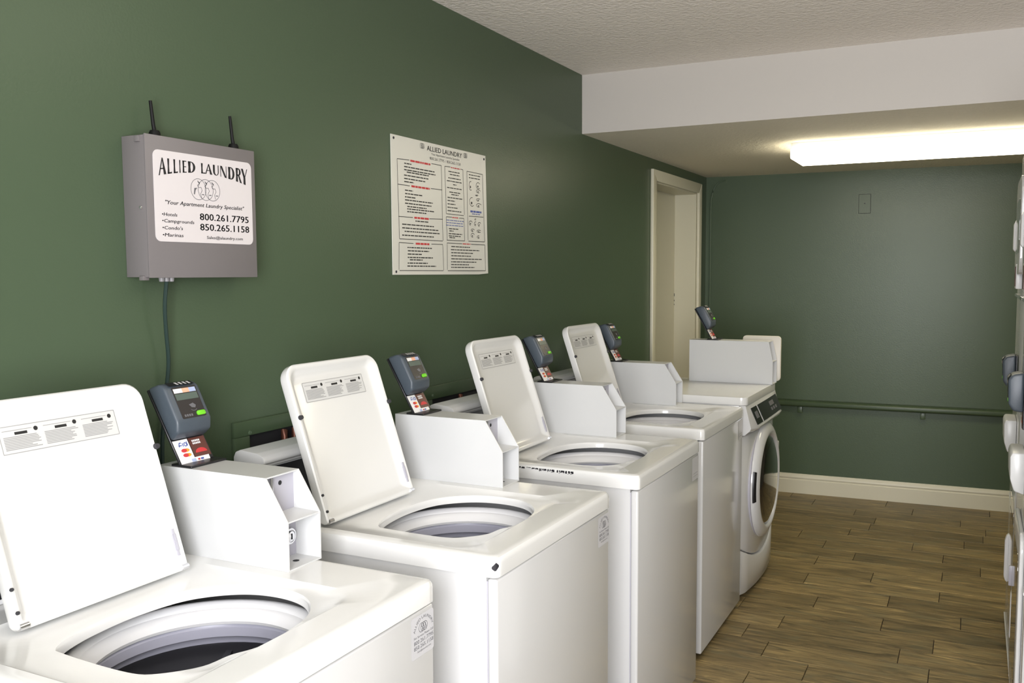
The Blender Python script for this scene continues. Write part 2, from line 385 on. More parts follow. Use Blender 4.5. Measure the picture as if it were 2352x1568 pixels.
# ------------------------------------------------------------------ washers
HC = (-.262, .300)
HOLE = [(-.385, .117), (-.31, .112), (-.205, .112), (-.165, .128), (-.125, .175), (-.117, .225), (-.101, .262), (-.098, .31), (-.116, .405), (-.170, .470), (-.25, .493), (-.335, .476), (-.404, .41), (-.427, .31), (-.422, .215), (-.405, .15)]
def hole_radius(k=1.0):
    pts = smooth_path([Vector((a, b, 0)) for a, b in HOLE + HOLE[:1]], 5)[:-1]
    pa = sorted((math.atan2(p.y-HC[1], p.x-HC[0]), math.hypot(p.x-HC[0], p.y-HC[1])) for p in pts)
    A = [p[0] for p in pa]; R = [p[1] for p in pa]
    return lambda th: k*float(np.interp(th, A, R, period=2*math.pi))
def rr_radius(x0, x1, y0, y1, r):
    def inside(x, y):
        if not (x0 <= x <= x1 and y0 <= y <= y1): return False
        cx = min(max(x, x0+r), x1-r); cy = min(max(y, y0+r), y1-r)
        return (x-cx)**2+(y-cy)**2 <= r*r+1e-15
    def f(th):
        lo, hi = 0.0, 2.0
        for _ in range(34):
            m = (lo+hi)/2
            if inside(HC[0]+m*math.cos(th), HC[1]+m*math.sin(th)): lo = m
            else: hi = m
        return lo
    return f
def top_mesh():
    TH = [2*math.pi*k/120 for k in range(120)]
    x0, x1, y0, y1 = -.735, 0.0, -.002, .652
    for cx in (x0, x1):
        for cy in (y0, y1):
            b = math.atan2(cy-HC[1], cx-HC[0]) % (2*math.pi); TH += [b, (b+.018) % (2*math.pi), (b-.018) % (2*math.pi), (b+.036) % (2*math.pi), (b-.036) % (2*math.pi)]
    TH = sorted(set(round(t, 6) for t in TH))
    def L(f, z): return [(HC[0]+f(t)*math.cos(t), HC[1]+f(t)*math.sin(t), z) for t in TH]
    h = hole_radius()
    def rect(i, r): return rr_radius(x0+i, x1-i, y0+i, y1-i, r)
    loops = [L(rect(.03, .004), .8715), L(rect(.0, .016), .8712), L(rect(0, .016), .901), L(rect(.0015, .016), .907), L(rect(.005, .014), .912), L(rect(.011, .012), .9146), L(rect(.02, .01), .915),
             L(rr_radius(-.545, -.080, .030, .522, .055), .915), L(rr_radius(-.535, -.090, .040, .512, .052), .9095),
             L(lambda t: h(t)+.014, .9068), L(lambda t: h(t)+.003, .9055), L(lambda t: h(t)+.001, .902), L(h, .898), L(lambda t: h(t)-.001, .887)]
    bm = BM(); loft(bm, loops); return bm
TOPME = None
# lid frame: a across (0..LW), b up from the hinge (0..LL), c out of the inner face
LW, LL, TILT = .362, .392, math.radians(18.5)
def lid_frame(y0):
    return lambda a, b, c=0.0: (-.472 - b*math.sin(TILT) + c*math.cos(TILT), y0 + a, .921 + b*math.cos(TILT) + c*math.sin(TILT))
def build_lid(par, y0):
    F = lid_frame(y0)
    def loop(i, c, rt, rb): return [F(a, b, c) for a, b in rrect(i, LW-i, i, LL-i, [rt, rt, rb, rb], 7)]
    bm = BM()
    loft(bm, [loop(.012, -.030, .034, .010), loop(.003, -.026, .036, .010), loop(0, -.018, .038, .012), loop(0, -.003, .038, .012), loop(.003, .0, .036, .010),
              loop(.010, .0, .032, .007), loop(.014, -.003, .030, .006), loop(.024, -.014, .024, .006), loop(.034, -.0165, .02, .006)], True, True)
    lid = obj('lid', bm, ['enamel_warm_lit'], par)
    lid['label'] = 'raised white lid leaning back with a warning label'
    # instruction label
    P = lambda a, b: F(a, b, -.0158); Q = lambda a, b: F(a, b, -.0153)
    bm = BM(); a0, a1, b0, b1 = .062, .298, .296, .345
    pquad(bm, P, a0, b0, a1, b1, 0)
    t = .0011
    for p, q in (((a0, b0), (a1, b0)), ((a1, b0), (a1, b1)), ((a1, b1), (a0, b1)), ((a0, b1), (a0, b0))): pline(bm, Q, p, q, t, 1)
    rnd = random.Random(5)
    for c0, c1 in ((.068, .138), (.146, .216), (.224, .292)):
        pdisc(bm, Q, (c1-.007, b1-.010), .0042, .0042, 2, 14)
        pquad(bm, Q, c0+.022, b1-.0165, c0+.046, b1-.0115, 2); pline(bm, Q, (c0, b1-.008), (c1-.014, b1-.008), .001, 1)
        for k in range(9):
            z = b1-.0205-k*.0028; e = c0 + (c1-c0)*rnd.uniform(.72, 1.0)
            pquad(bm, Q, c0, z, e, z+.0014, 1)
    obj('instruction_label', bm, ['label_white', 'print_mid', 'print_black'], lid, smooth=0, fix=False)
    for a, b, r in ((.006, .262, .0062), (LW-.002, .255, .0066)):
        bm = BM(); t = BM(); bmesh.ops.create_cone(t, cap_ends=True, segments=16, radius1=r, radius2=r*.75, depth=.008)
        for v in t.verts: v.co = Vector(F(a+v.co.x, b+v.co.y, v.co.z+.003))
        join(bm, t); obj('bumper', bm, 'gasket', lid)
    for a, b in ((.006, .03), (.006, .07)):
        bm = BM(); t = BM(); bmesh.ops.create_cone(t, cap_ends=True, segments=12, radius1=.0035, radius2=.003, depth=.004)
        for v in t.verts: v.co = Vector(F(a+v.co.x, b+v.co.y, v.co.z+.0015))
        join(bm, t); obj('screw', bm, 'gasket', lid)
    bm = BM(); t = BM(); bmesh.ops.create_cube(t, size=1)
    bmesh.ops.bevel(t, geom=list(t.edges), offset=.2, segments=2, affect='EDGES')
    for v in t.verts: v.co = Vector(F(LW-.016+v.co.x*.008, .058+v.co.y*.055, v.co.z*.006-.001))
    join(bm, t); obj('hinge_slot', bm, 'plate_grey', lid)
    for a in (.012, LW-.010):
        bm = BM(); t = BM(); bmesh.ops.create_cone(t, cap_ends=True, segments=14, radius1=.006, radius2=.006, depth=.016)
        for v in t.verts: v.co = Vector(F(a+v.co.z, .006+v.co.y, v.co.x-.002))
        join(bm, t); obj('hinge', bm, 'chrome', lid)
    return lid
def build_case(par, x0, x1, y0, y1, z0, h, chamfer=(.055, .086)):
    """payment housing: side panels, roof, recessed plates, shelf, lock"""
    t = .003; cx, cz = chamfer
    side = [(x0, z0), (x1, z0), (x1, z0+h-cz), (x1-cx, z0+h), (x0, z0+h)]
    bm = BM()
    prism(bm, side, 'y', y0, y0+t); prism(bm, side, 'y', y1-t, y1)
    box(bm, (x0, y0+t, z0+h-t), (x1-cx, y1-t, z0+h)); box(bm, (x0, y0+t, z0), (x0+t, y1-t, z0+h-t)); box(bm, (x0+t, y0+t, z0), (x1, y1-t, z0+t))
    case = obj('meter_case', bm, 'case_white', par, smooth=0); case['label'] = 'white steel payment housing with an open notched front'
    bm = BM(); box(bm, (x1-.071, y0+t, z0+h-cz), (x1-.068, y1-t, z0+h-t)); obj('face_plate', bm, 'plate_grey', case, smooth=0)
    bm = BM(); prism(bm, [(x1-.071, z0+h-cz+.003), (x1-.001, z0+h-cz+.001), (x1-.001, z0+h-cz-.002), (x1-.071, z0+h-cz)], 'y', y0+t, y1-t); obj('shelf', bm, 'case_white', case, smooth=0)
    bm = BM(); box(bm, (x1-.068, y0+t, z0+t), (x1-.065, y1-t, z0+h-cz-.001)); obj('lower_plate', bm, 'plate_grey', case, smooth=0)
    bm = BM(); box(bm, (x1-.067, y0+.022, z0+h-.058), (x1-.060, y0+.028, z0+h-.006), .001); obj('coin_guide', bm, 'chrome', case)
    bm = BM(); lathe(bm, [(.0001, .0955), (.005, .0955), (.005, .0945)], (x1-.163, (y0+y1)/2+.006, z0+h-.022), 'x', 12); obj('screw_hole', bm, 'dark_gap', case)
    yc, zc = (y0+y1)/2+.010, z0+.052
    bm = BM(); lathe(bm, [(.019, -.064), (.019, -.050), (.0165, -.046), (.0135, -.046), (.0135, -.052), (.011, -.052), (.0105, -.044), (.0001, -.043)], (x1, yc, zc), 'x', 24); lk = obj('lock', bm, 'chrome', case)
    bm = BM(); box(bm, (x1-.0435, yc-.0012, zc-.006), (x1-.0422, yc+.0012, zc+.006)); obj('keyhole', bm, 'dark_gap', case, smooth=0)
    bm = BM(); lathe(bm, [(.007, .0032), (.0001, .0034)], (x1-.032, (y0+y1)/2+.008, z0), 'z', 14); obj('vault_hole', bm, 'dark_gap', case)
    return case
def allied_emblem(bm, F, c, r, mi=0, t=.0012):
    for k in (-1, 0, 1): pring(bm, F, (c[0]+k*r*.74, c[1]), r*.93, r, t, mi, 28)
    for k in (-1, 0, 1):
        x = c[0]+k*r*.74
        ppath(bm, F, [(x+r*.05, c[1]+r*.72), (x+r*.22, c[1]+r*.42), (x+r*.02, c[1]+r*.2), (x+r*.32, c[1]+r*.12), (x+r*.5, c[1]-r*.15), (x+r*.3, c[1]-r*.5), (x+r*.42, c[1]-r*.8)], t*1.1, mi)
        pquad(bm, F, x+r*.42, c[1]-r*.45, x+r*.74, c[1]-r*.38, mi)
def front_sticker(par, faint=False):
    F = lambda a, b: (-.0032, a, b); Q = lambda a, b: (-.0029, a, b)
    bm = BM(); ppoly(bm, F, rrect(.568, .646, .776, .858, .006, 3), 0)
    if not faint:
        c = (.610, .829)
        arc = lambda a, b: ((c[0] + (.030+(b-.80))*math.cos(math.radians(168-156*(a-.575)/.07)), c[1]-.008 + (.028+(b-.80))*math.sin(math.radians(168-156*(a-.575)/.07))))
        ptext(bm, Q, 'ALLIED LAUNDRY', .575, .80, .645, .0055, 1, fn=arc)
        allied_emblem(bm, Q, (c[0]-.001, .832), .0088, 1, .0009)
        ptext(bm, Q, 'For Service Please Call', .577, .815, .644, .0045, 1)
        ptext(bm, Q, '800.261.7795', .577, .8035, .644, .0075, 1); ptext(bm, Q, '850.265.1158', .577, .7930, .644, .0075, 1)
        ptext(bm, Q, 'Sales@alaundry.com', .588, .786, .635, .0035, 1)
    else:
        pline(bm, Q, (.582, .80), (.636, .80), .001, 1); pline(bm, Q, (.582, .79), (.636, .79), .001, 1)
    s = obj('service_sticker', bm, ['sticker_film', 'print_grey'], par, smooth=0, fix=False); s['label'] = 'clear service sticker with grey print'
def washer(label, loc, lid_y, faint=False):
    global TOPME
    t = thing('washing_machine', label, 'washer', loc, 0, 'top-loading coin washers along the green wall')
    bm = BM(); x0, x1, z0, z1 = -.722, -.029, .022, .871
    box(bm, (x0, .004, z0), (x1, .007, z1)); box(bm, (x0, .643, z0), (x1, .646, z1)); box(bm, (x0, .007, z0), (x0+.003, .643, z1)); box(bm, (x0+.003, .007, z0), (x1, .643, z0+.003))
    box(bm, (x1-.003, .007, z0+.003), (x1, .643, z1))
    obj('cabinet', bm, 'enamel', t, smooth=0)
    bm = BM(); box(bm, (-.0272, .003, .024), (-.0035, .647, .8665), .006, 3); obj('front_panel', bm, 'enamel', t)
    bm = BM(); box(bm, (-.030, .006, .03), (-.0265, .644, .86)); obj('seam', bm, 'plate_grey', t, smooth=0)
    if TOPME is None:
        o = obj('top_panel', top_mesh(), 'enamel_top_lit', t, smooth=28); TOPME = o.data
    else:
        o = bpy.data.objects.new('top_panel', TOPME); COL.objects.link(o); o.parent = t
    C = (HC[0], HC[1], 0)
    bm = BM(); lathe(bm, [(.222, .845), (.222, .864), (.214, .869), (.206, .868), (.1975, .861), (.1965, .8585), (.190, .856), (.183, .847), (.178, .838), (.180, .832), (.186, .830)], C, 'z', 56); obj('tub_ring', bm, 'plastic_white', t)
    bm = BM(); lathe(bm, [(.1865, .831), (.1855, .826), (.1838, .824), (.1838, .806), (.1925, .800), (.1955, .790), (.1955, .50)], C, 'z', 56); obj('basket', bm, 'basket_grey', t)
    bm = BM(); lathe(bm, [(.1935, .790), (.17, .780), (.10, .768), (.06, .766), (.045, .770), (.03, .774), (.0001, .776)], C, 'z', 48)
    for k in range(4):
        a = math.pi/2*k+.5; d = Vector((math.cos(a), math.sin(a), 0)); n = Vector((-d.y, d.x, 0))*.006
        q = [Vector(C)+d*.05, Vector(C)+d*.165]
        loft(bm, [[q[0]-n+Vector((0, 0, .762)), q[0]+n+Vector((0, 0, .762)), q[0]+n+Vector((0, 0, .776)), q[0]-n+Vector((0, 0, .776))],
                  [q[1]-n+Vector((0, 0, .772)), q[1]+n+Vector((0, 0, .772)), q[1]+n+Vector((0, 0, .786)), q[1]-n+Vector((0, 0, .786))]], True, True)
    obj('agitator', bm, 'black_plastic', t)
    # rear console
    P = [(-.735, .9155), (-.735, 1.066), (-.728, 1.080), (-.712, 1.086), (-.66, 1.081), (-.642, 1.074), (-.634, 1.064), (-.637, 1.056), (-.655, 1.050), (-.655, 1.043), (-.668, 1.041), (-.632, .9155)]
    bm = BM(); prism(bm, P, 'y', .004, .545, .004, 2); con = obj('console', bm, 'enamel', t)
    bm = BM(); n = Vector((.9615, 0, .2747)); A = Vector((-.6665, 0, 1.037)); B = Vector((-.6345, 0, .925))
    for (y0, y1) in ((.02, .53),):
        loft(bm, [[(p.x+n.x*d, y, p.z+n.z*d) for p, y, d in ((A, y0, .0002), (B, y0, .0002), (B, y0, .0022), (A, y0, .0022))], [(p.x+n.x*d, y, p.z+n.z*d) for p, y, d in ((A, y1, .0002), (B, y1, .0002), (B, y1, .0022), (A, y1, .0022))]], True, True)
    obj('control_panel', bm, 'black_plastic', con, smooth=0)
    build_lid(t, lid_y)
    build_case(t, -.640, -.283, .552, .652, .9152, .186)
    front_sticker(t, faint)
    for x in (-.68, -.07):
        for y in (.05, .60):
            bm = BM(); lathe(bm, [(.0001, 0), (.018, 0), (.018, .006), (.008, .010), (.008, .024)], (x, y, 0), 'z', 14); obj('foot', bm, 'gasket', t)
    return t
W1 = washer('nearest open top-loading washer, its tub opening nearest the camera', (.783, .810, 0), .113)
W2 = washer('second open top-loading washer, with one chipped black front corner', (.835, 1.619, 0), .036)
W3 = washer('third open top-loading washer, with black scratches along its side edge', (.843, 2.478, 0), .036, True)
W4 = washer('farthest open top-loading washer, right before the front-loading machine', (.802, 3.333, 0), .036, True)
def chips(par, quads):
    bm = BM()
    for pts in quads:
        f = bm.faces.new([bm.verts.new(Vector(p)) for p in pts])
    obj('paint_chip', bm, 'chip_black', par, smooth=0, fix=False)
# chipped near corner of the second washer: follows the rounded vertical corner edge
bm = BM(); L0, L1 = [], []
for k in range(6):
    a = math.radians(-78 + 56*k/5); cx, cy = -.016, .014
    L0.append((cx+.0166*math.cos(a), cy+.0166*math.sin(a), .885+.010*abs(k-2.5)/2.5*(.6 if k < 3 else 1))); L1.append((cx+.0164*math.cos(a), cy+.0164*math.sin(a), .9045-.003*abs(k-3)))
loft(bm, [L0, L1], closed=False); obj('paint_chip', bm, 'chip_black', W2, smooth=0, fix=False)
# scratches along the near edge of the third washer
rnd = random.Random(11); q = []
x = -.470
while x < -.215:
    wd = rnd.uniform(.004, .013); h = rnd.uniform(.002, .005) if x < -.36 else rnd.uniform(.005, .011)
    if x > -.38 and x < -.33: h *= .5
    zt = .9075
    q.append([(x, -.0026+.0004, zt-h), (x+wd, -.0024, zt-h*rnd.uniform(.5, 1.1)), (x+wd*.9, -.0012, zt), (x+wd*.2, -.0012, zt)]); x += wd*rnd.uniform(.8, 1.6)
chips(W3, q)

# ------------------------------------------------------------------ card readers
def reader(label, loc, tilt=30.0, rotz=0.0, flange=True, press=.003, group='card readers on the washers'):
    """origin: foot of the back plate, near lower corner"""
    t = thing('card_reader', label, 'card reader', loc, rotz, group)
    st, ct = math.sin(math.radians(tilt)), math.cos(math.radians(tilt)); Wd = .096
    X = lambda s, tt, y: (-s*st + tt*ct, y, s*ct + tt*st)
    fn = lambda q: X(q[2], q[0], q[1])       # q = (t, y, s)
    bm = BM(); prism(bm, [(0, .060), (.030, .065), (.043, .086), (.046, .166), (.034, .182), (0, .189)], 'y', 0, Wd, .0075, 3, fn=fn); obj('housing', bm, 'reader_slate', t)
    bm = BM(); prism(bm, [(-.006, .0056), (0, .0056), (0, .186), (-.006, .186)], 'y', .001, Wd-.001, .0015, 1, fn=fn); obj('back_plate', bm, 'black_plastic', t)
    k0, k1 = (.043, .088), (.046, .165)      # face line (t, s)
    def FF(off):
        def f(a, b):
            u = b/.079; tt = k0[0]+(k1[0]-k0[0])*u + off; s = k0[1]+(k1[1]-k0[1])*u
            return X(s, tt, a)
        return f
    bm = BM(); ppoly(bm, FF(.0006), rrect(.017, .083, .003, .079, .003, 3)); fp = obj('face_panel', bm, 'reader_face', t, smooth=0, fix=False)
    Q = FF(.0011)
    bm = BM(); pquad(bm, Q, .020, .064, .043, .0745, 0); pquad(bm, Q, .043, .064, .062, .0745, 1); pquad(bm, Q, .062, .064, .080, .0745, 2); obj('card_stripe', bm, ['print_white', 'print_peach', 'print_sky'], fp, smooth=0, fix=False)
    bm = BM(); pquad(bm, Q, .020, .047, .080, .062); obj('display', bm, 'lcd', fp, smooth=0, fix=False)
    bm = BM(); ppoly(bm, Q, [(.046, .034), (.058, .037), (.064, .031), (.060, .025), (.051, .027)], 0); pring(bm, Q, (.055, .024), .008, .005, .0012, 0, 14, 200, 340)
    for k in range(4): pquad(bm, Q, .024+k*.006, .007, .0285+k*.006, .0125, 1)
    obj('pictogram', bm, ['print_grey', 'print_grey'], fp, smooth=0, fix=False)
    bm = BM()
    lp = rrect(.058, .081, .006, .0165, .004, 3); loft(bm, [[FF(.0006)(a, b) for a, b in lp], [FF(press)(a, b) for a, b in lp], [FF(press*1.25)(.0695+(a-.0695)*.8, .01125+(b-.01125)*.8) for a, b in lp]], False, True); obj('green_button', bm, 'button_green', fp)
    # indicator strip on the top bevel
    bm = BM(); e0, e1 = (.0458, .1675), (.0352, .1812)
    T = lambda a, b: X(e0[1]+(e1[1]-e0[1])*b, e0[0]+(e1[0]-e0[0])*b+.0022, a)
    pquad(bm, T, .014, .05, .082, .95, 0)
    T2 = lambda a, b: X(e0[1]+(e1[1]-e0[1])*b, e0[0]+(e1[0]-e0[0])*b+.0028, a)
    for k in range(4): ppoly(bm, T2, [(.037+k*.011, .2), (.042+k*.011, .2), (.041+k*.011, .8), (.035+k*.011, .8)], 1)
    obj('indicator_strip', bm, ['black_plastic', 'print_light'], t, smooth=0, fix=False)
    # stickers on the lower plate
    D = lambda a, b: X(b, .0006, a); D2 = lambda a, b: X(b, .0011, a)
    bm = BM(); pquad(bm, D, .004, .004, .044, .060, 0); pquad(bm, D, .046, .014, .091, .060, 1); pquad(bm, D2, .030, .003, .083, .015, 0)
    ppath(bm, D2, [(.016, .044), (.019, .053), (.024, .053)], .0022, 2); pquad(bm, D2, .015, .046, .024, .048, 2); pline(bm, D2, (.027, .044), (.027, .052), .002, 2); pring(bm, D2, (.034, .048), .0035, .004, .002, 2, 12); pline(bm, D2, (.039, .044), (.039, .054), .002, 2)
    for z in (.0345, .0235):
        pdisc(bm, D2, (.028, z), .0085, .0042, 4, 16, 90, 270); pquad(bm, D2, .028, z-.0042, .028+.0001, z+.0042, 4); pdisc(bm, D2, (.029, z), .010, .0042, 5, 16, -90, 90)
        pdisc(bm, lambda a, b: X(b, .0014, a), (.024, z), .0075, .0042, 4, 18)
    D3 = lambda a, b: X(b, .0015, a)
    for k, z in enumerate((.050, .044)):
        for j in range(5): pquad(bm, D3, .053+j*.0045, z, .0565+j*.0045, z+.0042, 0)
    pdisc(bm, D2, (.068, .024), .016, .010, 6, 18, 0, 180)
    pquad(bm, D3, .033, .0055, .045, .0125, 3); pquad(bm, D3, .050, .007, .056, .011, 4); pquad(bm, D3, .058, .007, .066, .011, 2)
    obj('card_stickers', bm, ['print_white', 'print_brown', 'print_blue', 'print_sky', 'print_red', 'print_orange', 'print_red'], t, smooth=0, fix=False)
    if flange:
        bm = BM(); box(bm, (-.030, .0, .0), (.030, Wd+.004, .005), .0015, 1); obj('base_flange', bm, 'black_plastic', t)
    return t
def reader_on(wx, label): return reader(label, (wx[0]-.573, wx[1]+.554, 1.1015))
reader_on((.783, .810), 'dark slate card reader with card stickers on the nearest washer, left of the cable')
reader_on((.835, 1.619), 'dark slate card reader on the second washer, beside the second raised lid')
reader_on((.843, 2.478), 'dark slate card reader on the third washer, between the third and fourth raised lids')
reader_on((.802, 3.333), 'dark slate card reader on the fourth washer, below the left door casing')

# ------------------------------------------------------------------ front-loading machine at the end of the row
t = thing('front_load_washer', 'front-loading washer with a dark round door at the end of the row', 'washer', (.805, 4.010, 0))
FW = .66
def bow(y, d): return d*(1-((y-FW/2)/(FW/2))**2)
bm = BM(); box(bm, (-.66, .004, .03), (-.030, FW-.004, .914), .004); obj('cabinet', bm, 'enamel', t)
bm = BM(); prism(bm, rrect(-.665, .004, 0, FW, [.03, .006, .006, .03], 5), 'z', .9142, .950, .006, 3); obj('top_panel', bm, 'enamel_warm_lit', t)
def front_slab(name, zb, zt, d, m, x0=-.029, x1=-.006, zfb=None, zft=None):
    bm = BM(); N = 16; loops = []
    for k in range(N+1):
        y = .003 + (FW-.006)*k/N; e = bow(y, d); a = zfb(y) if zfb else zb; b = zft(y) if zft else zt; r = .005
        ce = .010*max(0, 1-min(y, FW-y)/.02)                 # softened vertical corners
        loops.append([(x0, y, a), (x1+e-r-ce, y, a), (x1+e-ce, y, a+r), (x1+e-ce, y, b-r), (x1+e-r-ce, y, b), (x0, y, b)])
    loft(bm, loops, True, True); return obj(name, bm, m, t, smooth=50)
sag = lambda y: .252 - .085*(1-((y-FW/2)/(FW/2))**2)
front_slab('front_panel', 0, .772, .020, 'enamel', zfb=lambda y: sag(y)+.003)
front_slab('kick_panel', .035, 0, .026, 'enamel', zft=lambda y: sag(y)-.003)
bm = BM(); box(bm, (-.60, .03, .0), (-.05, FW-.03, .031)); obj('plinth', bm, 'gasket', t, smooth=0)
# slanted control panel: juts out towards its lower edge
bm = BM(); N = 12; loops = []
for k in range(N+1):
    y = .003+(FW-.006)*k/N; e = bow(y, .010); g = min(1, min(y, FW-y)/.05); j = .030*math.sqrt(max(0, 1-(1-g)**2))
    loops.append([(-.029, y, .913), (-.003+e*.3, y, .913), (.000+e*.4, y, .908), (.014+j+e*.5, y, .812), (.010+j+e*.5, y, .801), (-.004+e, y, .778), (-.029, y, .775)])
loft(bm, loops, True, True); cp = obj('control_panel', bm, 'enamel', t, smooth=40)
def CF(off):
    def f(a, b):
        e = bow(a, .010); p0 = Vector((.000+e*.4, a, .908)); p1 = Vector((.044+e*.5, a, .812)); q = p0+(p1-p0)*(1-b)
        g = min(1, min(a, FW-a)/.05); q.x -= .030*(1-math.sqrt(max(0, 1-(1-g)**2)))*(1-b)
        return (q.x+.91*off, q.y, q.z+.41*off)
    return f
def cpatch(name, a0, a1, b0, b1, off, m, par):
    bm = BM(); N = 8
    A = [[CF(off)(a0+(a1-a0)*k/N, b0), CF(off)(a0+(a1-a0)*k/N, b1)] for k in range(N+1)]
    B = [[CF(0.0)(a0+(a1-a0)*k/N, b0), CF(0.0)(a0+(a1-a0)*k/N, b1)] for k in range(N+1)]
    loft(bm, [[b[0], a[0], a[1], b[1]] for a, b in zip(A, B)], True, True); return obj(name, bm, m, par, smooth=0)
cpatch('display', .060, .165, .10, .86, .0022, 'display_black', cp)
d2 = cpatch('display', .185, .615, .10, .86, .0022, 'display_black', cp)
for a in (.40, .45, .50): cpatch('touch_key', a, a+.03, .30, .44, .0030, 'print_grey', cp)
cpatch('readout', .405, .50, .52, .72, .0030, 'print_grey', cp); cpatch('readout', .09, .14, .35, .65, .0030, 'print_grey', cp)
# round door
C = (.0, .350, .512)
bm = BM(); lathe(bm, [(.278, .000), (.280, .014), (.274, .026), (.258, .036), (.236, .044), (.224, .043), (.218, .036), (.216, .02)], C, 'x', 64); dr = obj('door', bm, 'enamel', t, smooth=50)
dr['label'] = 'round white door ring with dark glass'
bm = BM(); lathe(bm, [(.217, .030), (.20, .041), (.16, .050), (.10, .057), (.04, .060), (.0001, .0605)], C, 'x', 64); obj('door_glass', bm, 'door_glass', dr, smooth=60)
bm = BM(); lathe(bm, [(.281, -.001), (.286, -.001), (.286, .010), (.281, .012)], C, 'x', 64); obj('door_gasket', bm, 'plate_grey', dr)
bm = BM(); N = 8; loops = []
for k in range(N+1):
    a = math.radians(162 + 30*k/N)
    loops.append([(C[0]+h, C[1]+r*math.cos(a), C[2]+r*math.sin(a)) for r, h in ((.264, .030), (.264, .0345), (.279, .0265), (.281, .02))])
loft(bm, loops, True, True); obj('door_handle', bm, 'black_plastic', dr)
for z in (-.09, .06):
    bm = BM(); box(bm, (.012, C[1]+.262, C[2]+z), (.030, C[1]+.283, C[2]+z+.04 if z < 0 else C[2]+z+.08), .004); obj('door_hinge', bm, 'enamel', dr)
build_case(t, -.420, .010, .535, .640, .9502, .215, (.022, .10))
bm = BM(); P = rrect(-.172, .024, .9545, 1.186, .018, 5)
prism(bm, P, 'y', 4.6715-4.01, 4.690-4.01, .004, 2)
rp = obj('side_panel', bm, 'panel_cream', t); rp['label'] = 'cream rounded panel standing behind the payment housing'
reader('dark slate card reader on the front-loading washer, seen nearly edge-on', (.505, 4.550, 1.166), 30)

# ------------------------------------------------------------------ wall box with sign
t = thing('control_box', 'grey steel control box with a white laundry sign and two antennas', 'box', (0, 1.420, 1.504))
bm = BM(); box(bm, (.0005, 0, .001), (.0695, .332, .313), .001); obj('body', bm, 'box_grey', t)
bm = BM(); box(bm, (.0697, -.0005, -.0005), (.0735, .3325, .3155), .0012); cv = obj('cover', bm, 'box_grey', t)
for z0, z1 in ((.298, .311), (-.006, .004)):
    bm = BM(); box(bm, (.046, -.006, z0), (.060, .010, z1), .001); obj('hinge_tab', bm, 'box_grey', cv)
bm = BM(); lathe(bm, [(.0001, -.004), (.003, -.0035), (.004, -.001)], (.055, .0, .155), 'y', 12); obj('screw', bm, 'chrome', cv)
OY, OZ_ = 1.420, 1.504
bm = BM(); prism(bm, rrect(.019, .319, .081, .284, .014, 5), 'x', .0734, .0748); sg = obj('sign_plate', bm, 'sign_white', t, smooth=0); sg['label'] = 'white rounded sign with black laundry lettering'
F = lambda a, b: (.0753, a-OY, b-OZ_)
bm = BM()
# title: tall flared capitals whose feet follow an arch
def base(a): return 1.7475 - .0165*((a-1.588)/.135)**2
def TF(a0, a1):
    return lambda x, y: F(a0+(a1-a0)*x, base(a0+(a1-a0)*x)+(1.7712-base(a0+(a1-a0)*x))*y)
def arcp(cx, cy, rx, ry, a, b, n=10): return [(cx+rx*math.cos(math.radians(a+(b-a)*k/n)), cy+ry*math.sin(math.radians(a+(b-a)*k/n))) for k in range(n+1)]
def band(G, outer, inner):
    for (p, q), (r, s) in zip(zip(outer[:-1], outer[1:]), zip(inner[:-1], inner[1:])): ppoly(bm, G, [p, q, s, r])
def stem(G, x, w0, y0=0, y1=1): ppoly(bm, G, [(x, y0), (x+w0, y0), (x+w0*.86, (y0+y1)/2), (x+w0, y1), (x, y1), (x+w0*.14, (y0+y1)/2)])
def letter(ch, a0, a1):
    G = TF(a0, a1); T, n = .36, .15
    if ch == 'A':
        ppoly(bm, G, [(0, 0), (n, 0), (.52, .88), (.46, 1)]); ppoly(bm, G, [(.46, 1), (.58, 1), (1, 0), (1-T*.9, 0)]); ppoly(bm, G, [(.2, .33), (.7, .33), (.7, .40), (.22, .40)])
    elif ch == 'L': stem(G, .06, T*1.15); ppoly(bm, G, [(.06, 0), (.98, 0), (1.0, .12), (.06, .07)])
    elif ch == 'I': stem(G, .1, .8)
    elif ch == 'E':
        stem(G, .05, T*1.15)
        for y0, y1 in ((0, .075), (.46, .53), (.925, 1)): ppoly(bm, G, [(.2, y0), (.95 if y0 != .46 else .85, y0), (.95 if y0 != .46 else .85, y1), (.2, y1)])
    elif ch == 'D':
        stem(G, .03, T); o = [(.1, 1)] + arcp(.40, .5, .58, .5, 90, -90) + [(.1, 0)]; i = [(.1, .93)] + arcp(.40, .5, .28, .43, 90, -90) + [(.1, .07)]; band(G, o, i)
    elif ch == 'U':
        o = [(.03, 1)] + arcp(.5, .36, .47, .36, 180, 360) + [(.97, 1)]; i = [(.34, 1)] + arcp(.58, .36, .24, .29, 180, 360) + [(.83, 1)]; band(G, o, i)
    elif ch == 'N':
        ppoly(bm, G, [(.04, 0), (.13, 0), (.13, 1), (.04, 1)]); ppoly(bm, G, [(.0, 1), (.30, 1), (.97, 0), (.70, 0)]); ppoly(bm, G, [(.88, 0), (.97, 0), (.97, 1), (.88, 1)])
    elif ch == 'R':
        stem(G, .04, T); o = [(.1, 1)] + arcp(.42, .73, .46, .27, 90, -90) + [(.1, .46)]; i = [(.1, .93)] + arcp(.42, .73, .17, .19, 90, -90) + [(.1, .53)]; band(G, o, i); ppoly(bm, G, [(.38, .50), (.64, .50), (1.04, 0), (.72, 0)])
    elif ch == 'Y':
        ppoly(bm, G, [(.34, 0), (.68, 0), (.66, .46), (.36, .46)]); ppoly(bm, G, [(-.03, 1), (.30, 1), (.64, .46), (.36, .42)]); ppoly(bm, G, [(.88, 1), (1, 1), (.62, .46), (.52, .46)])
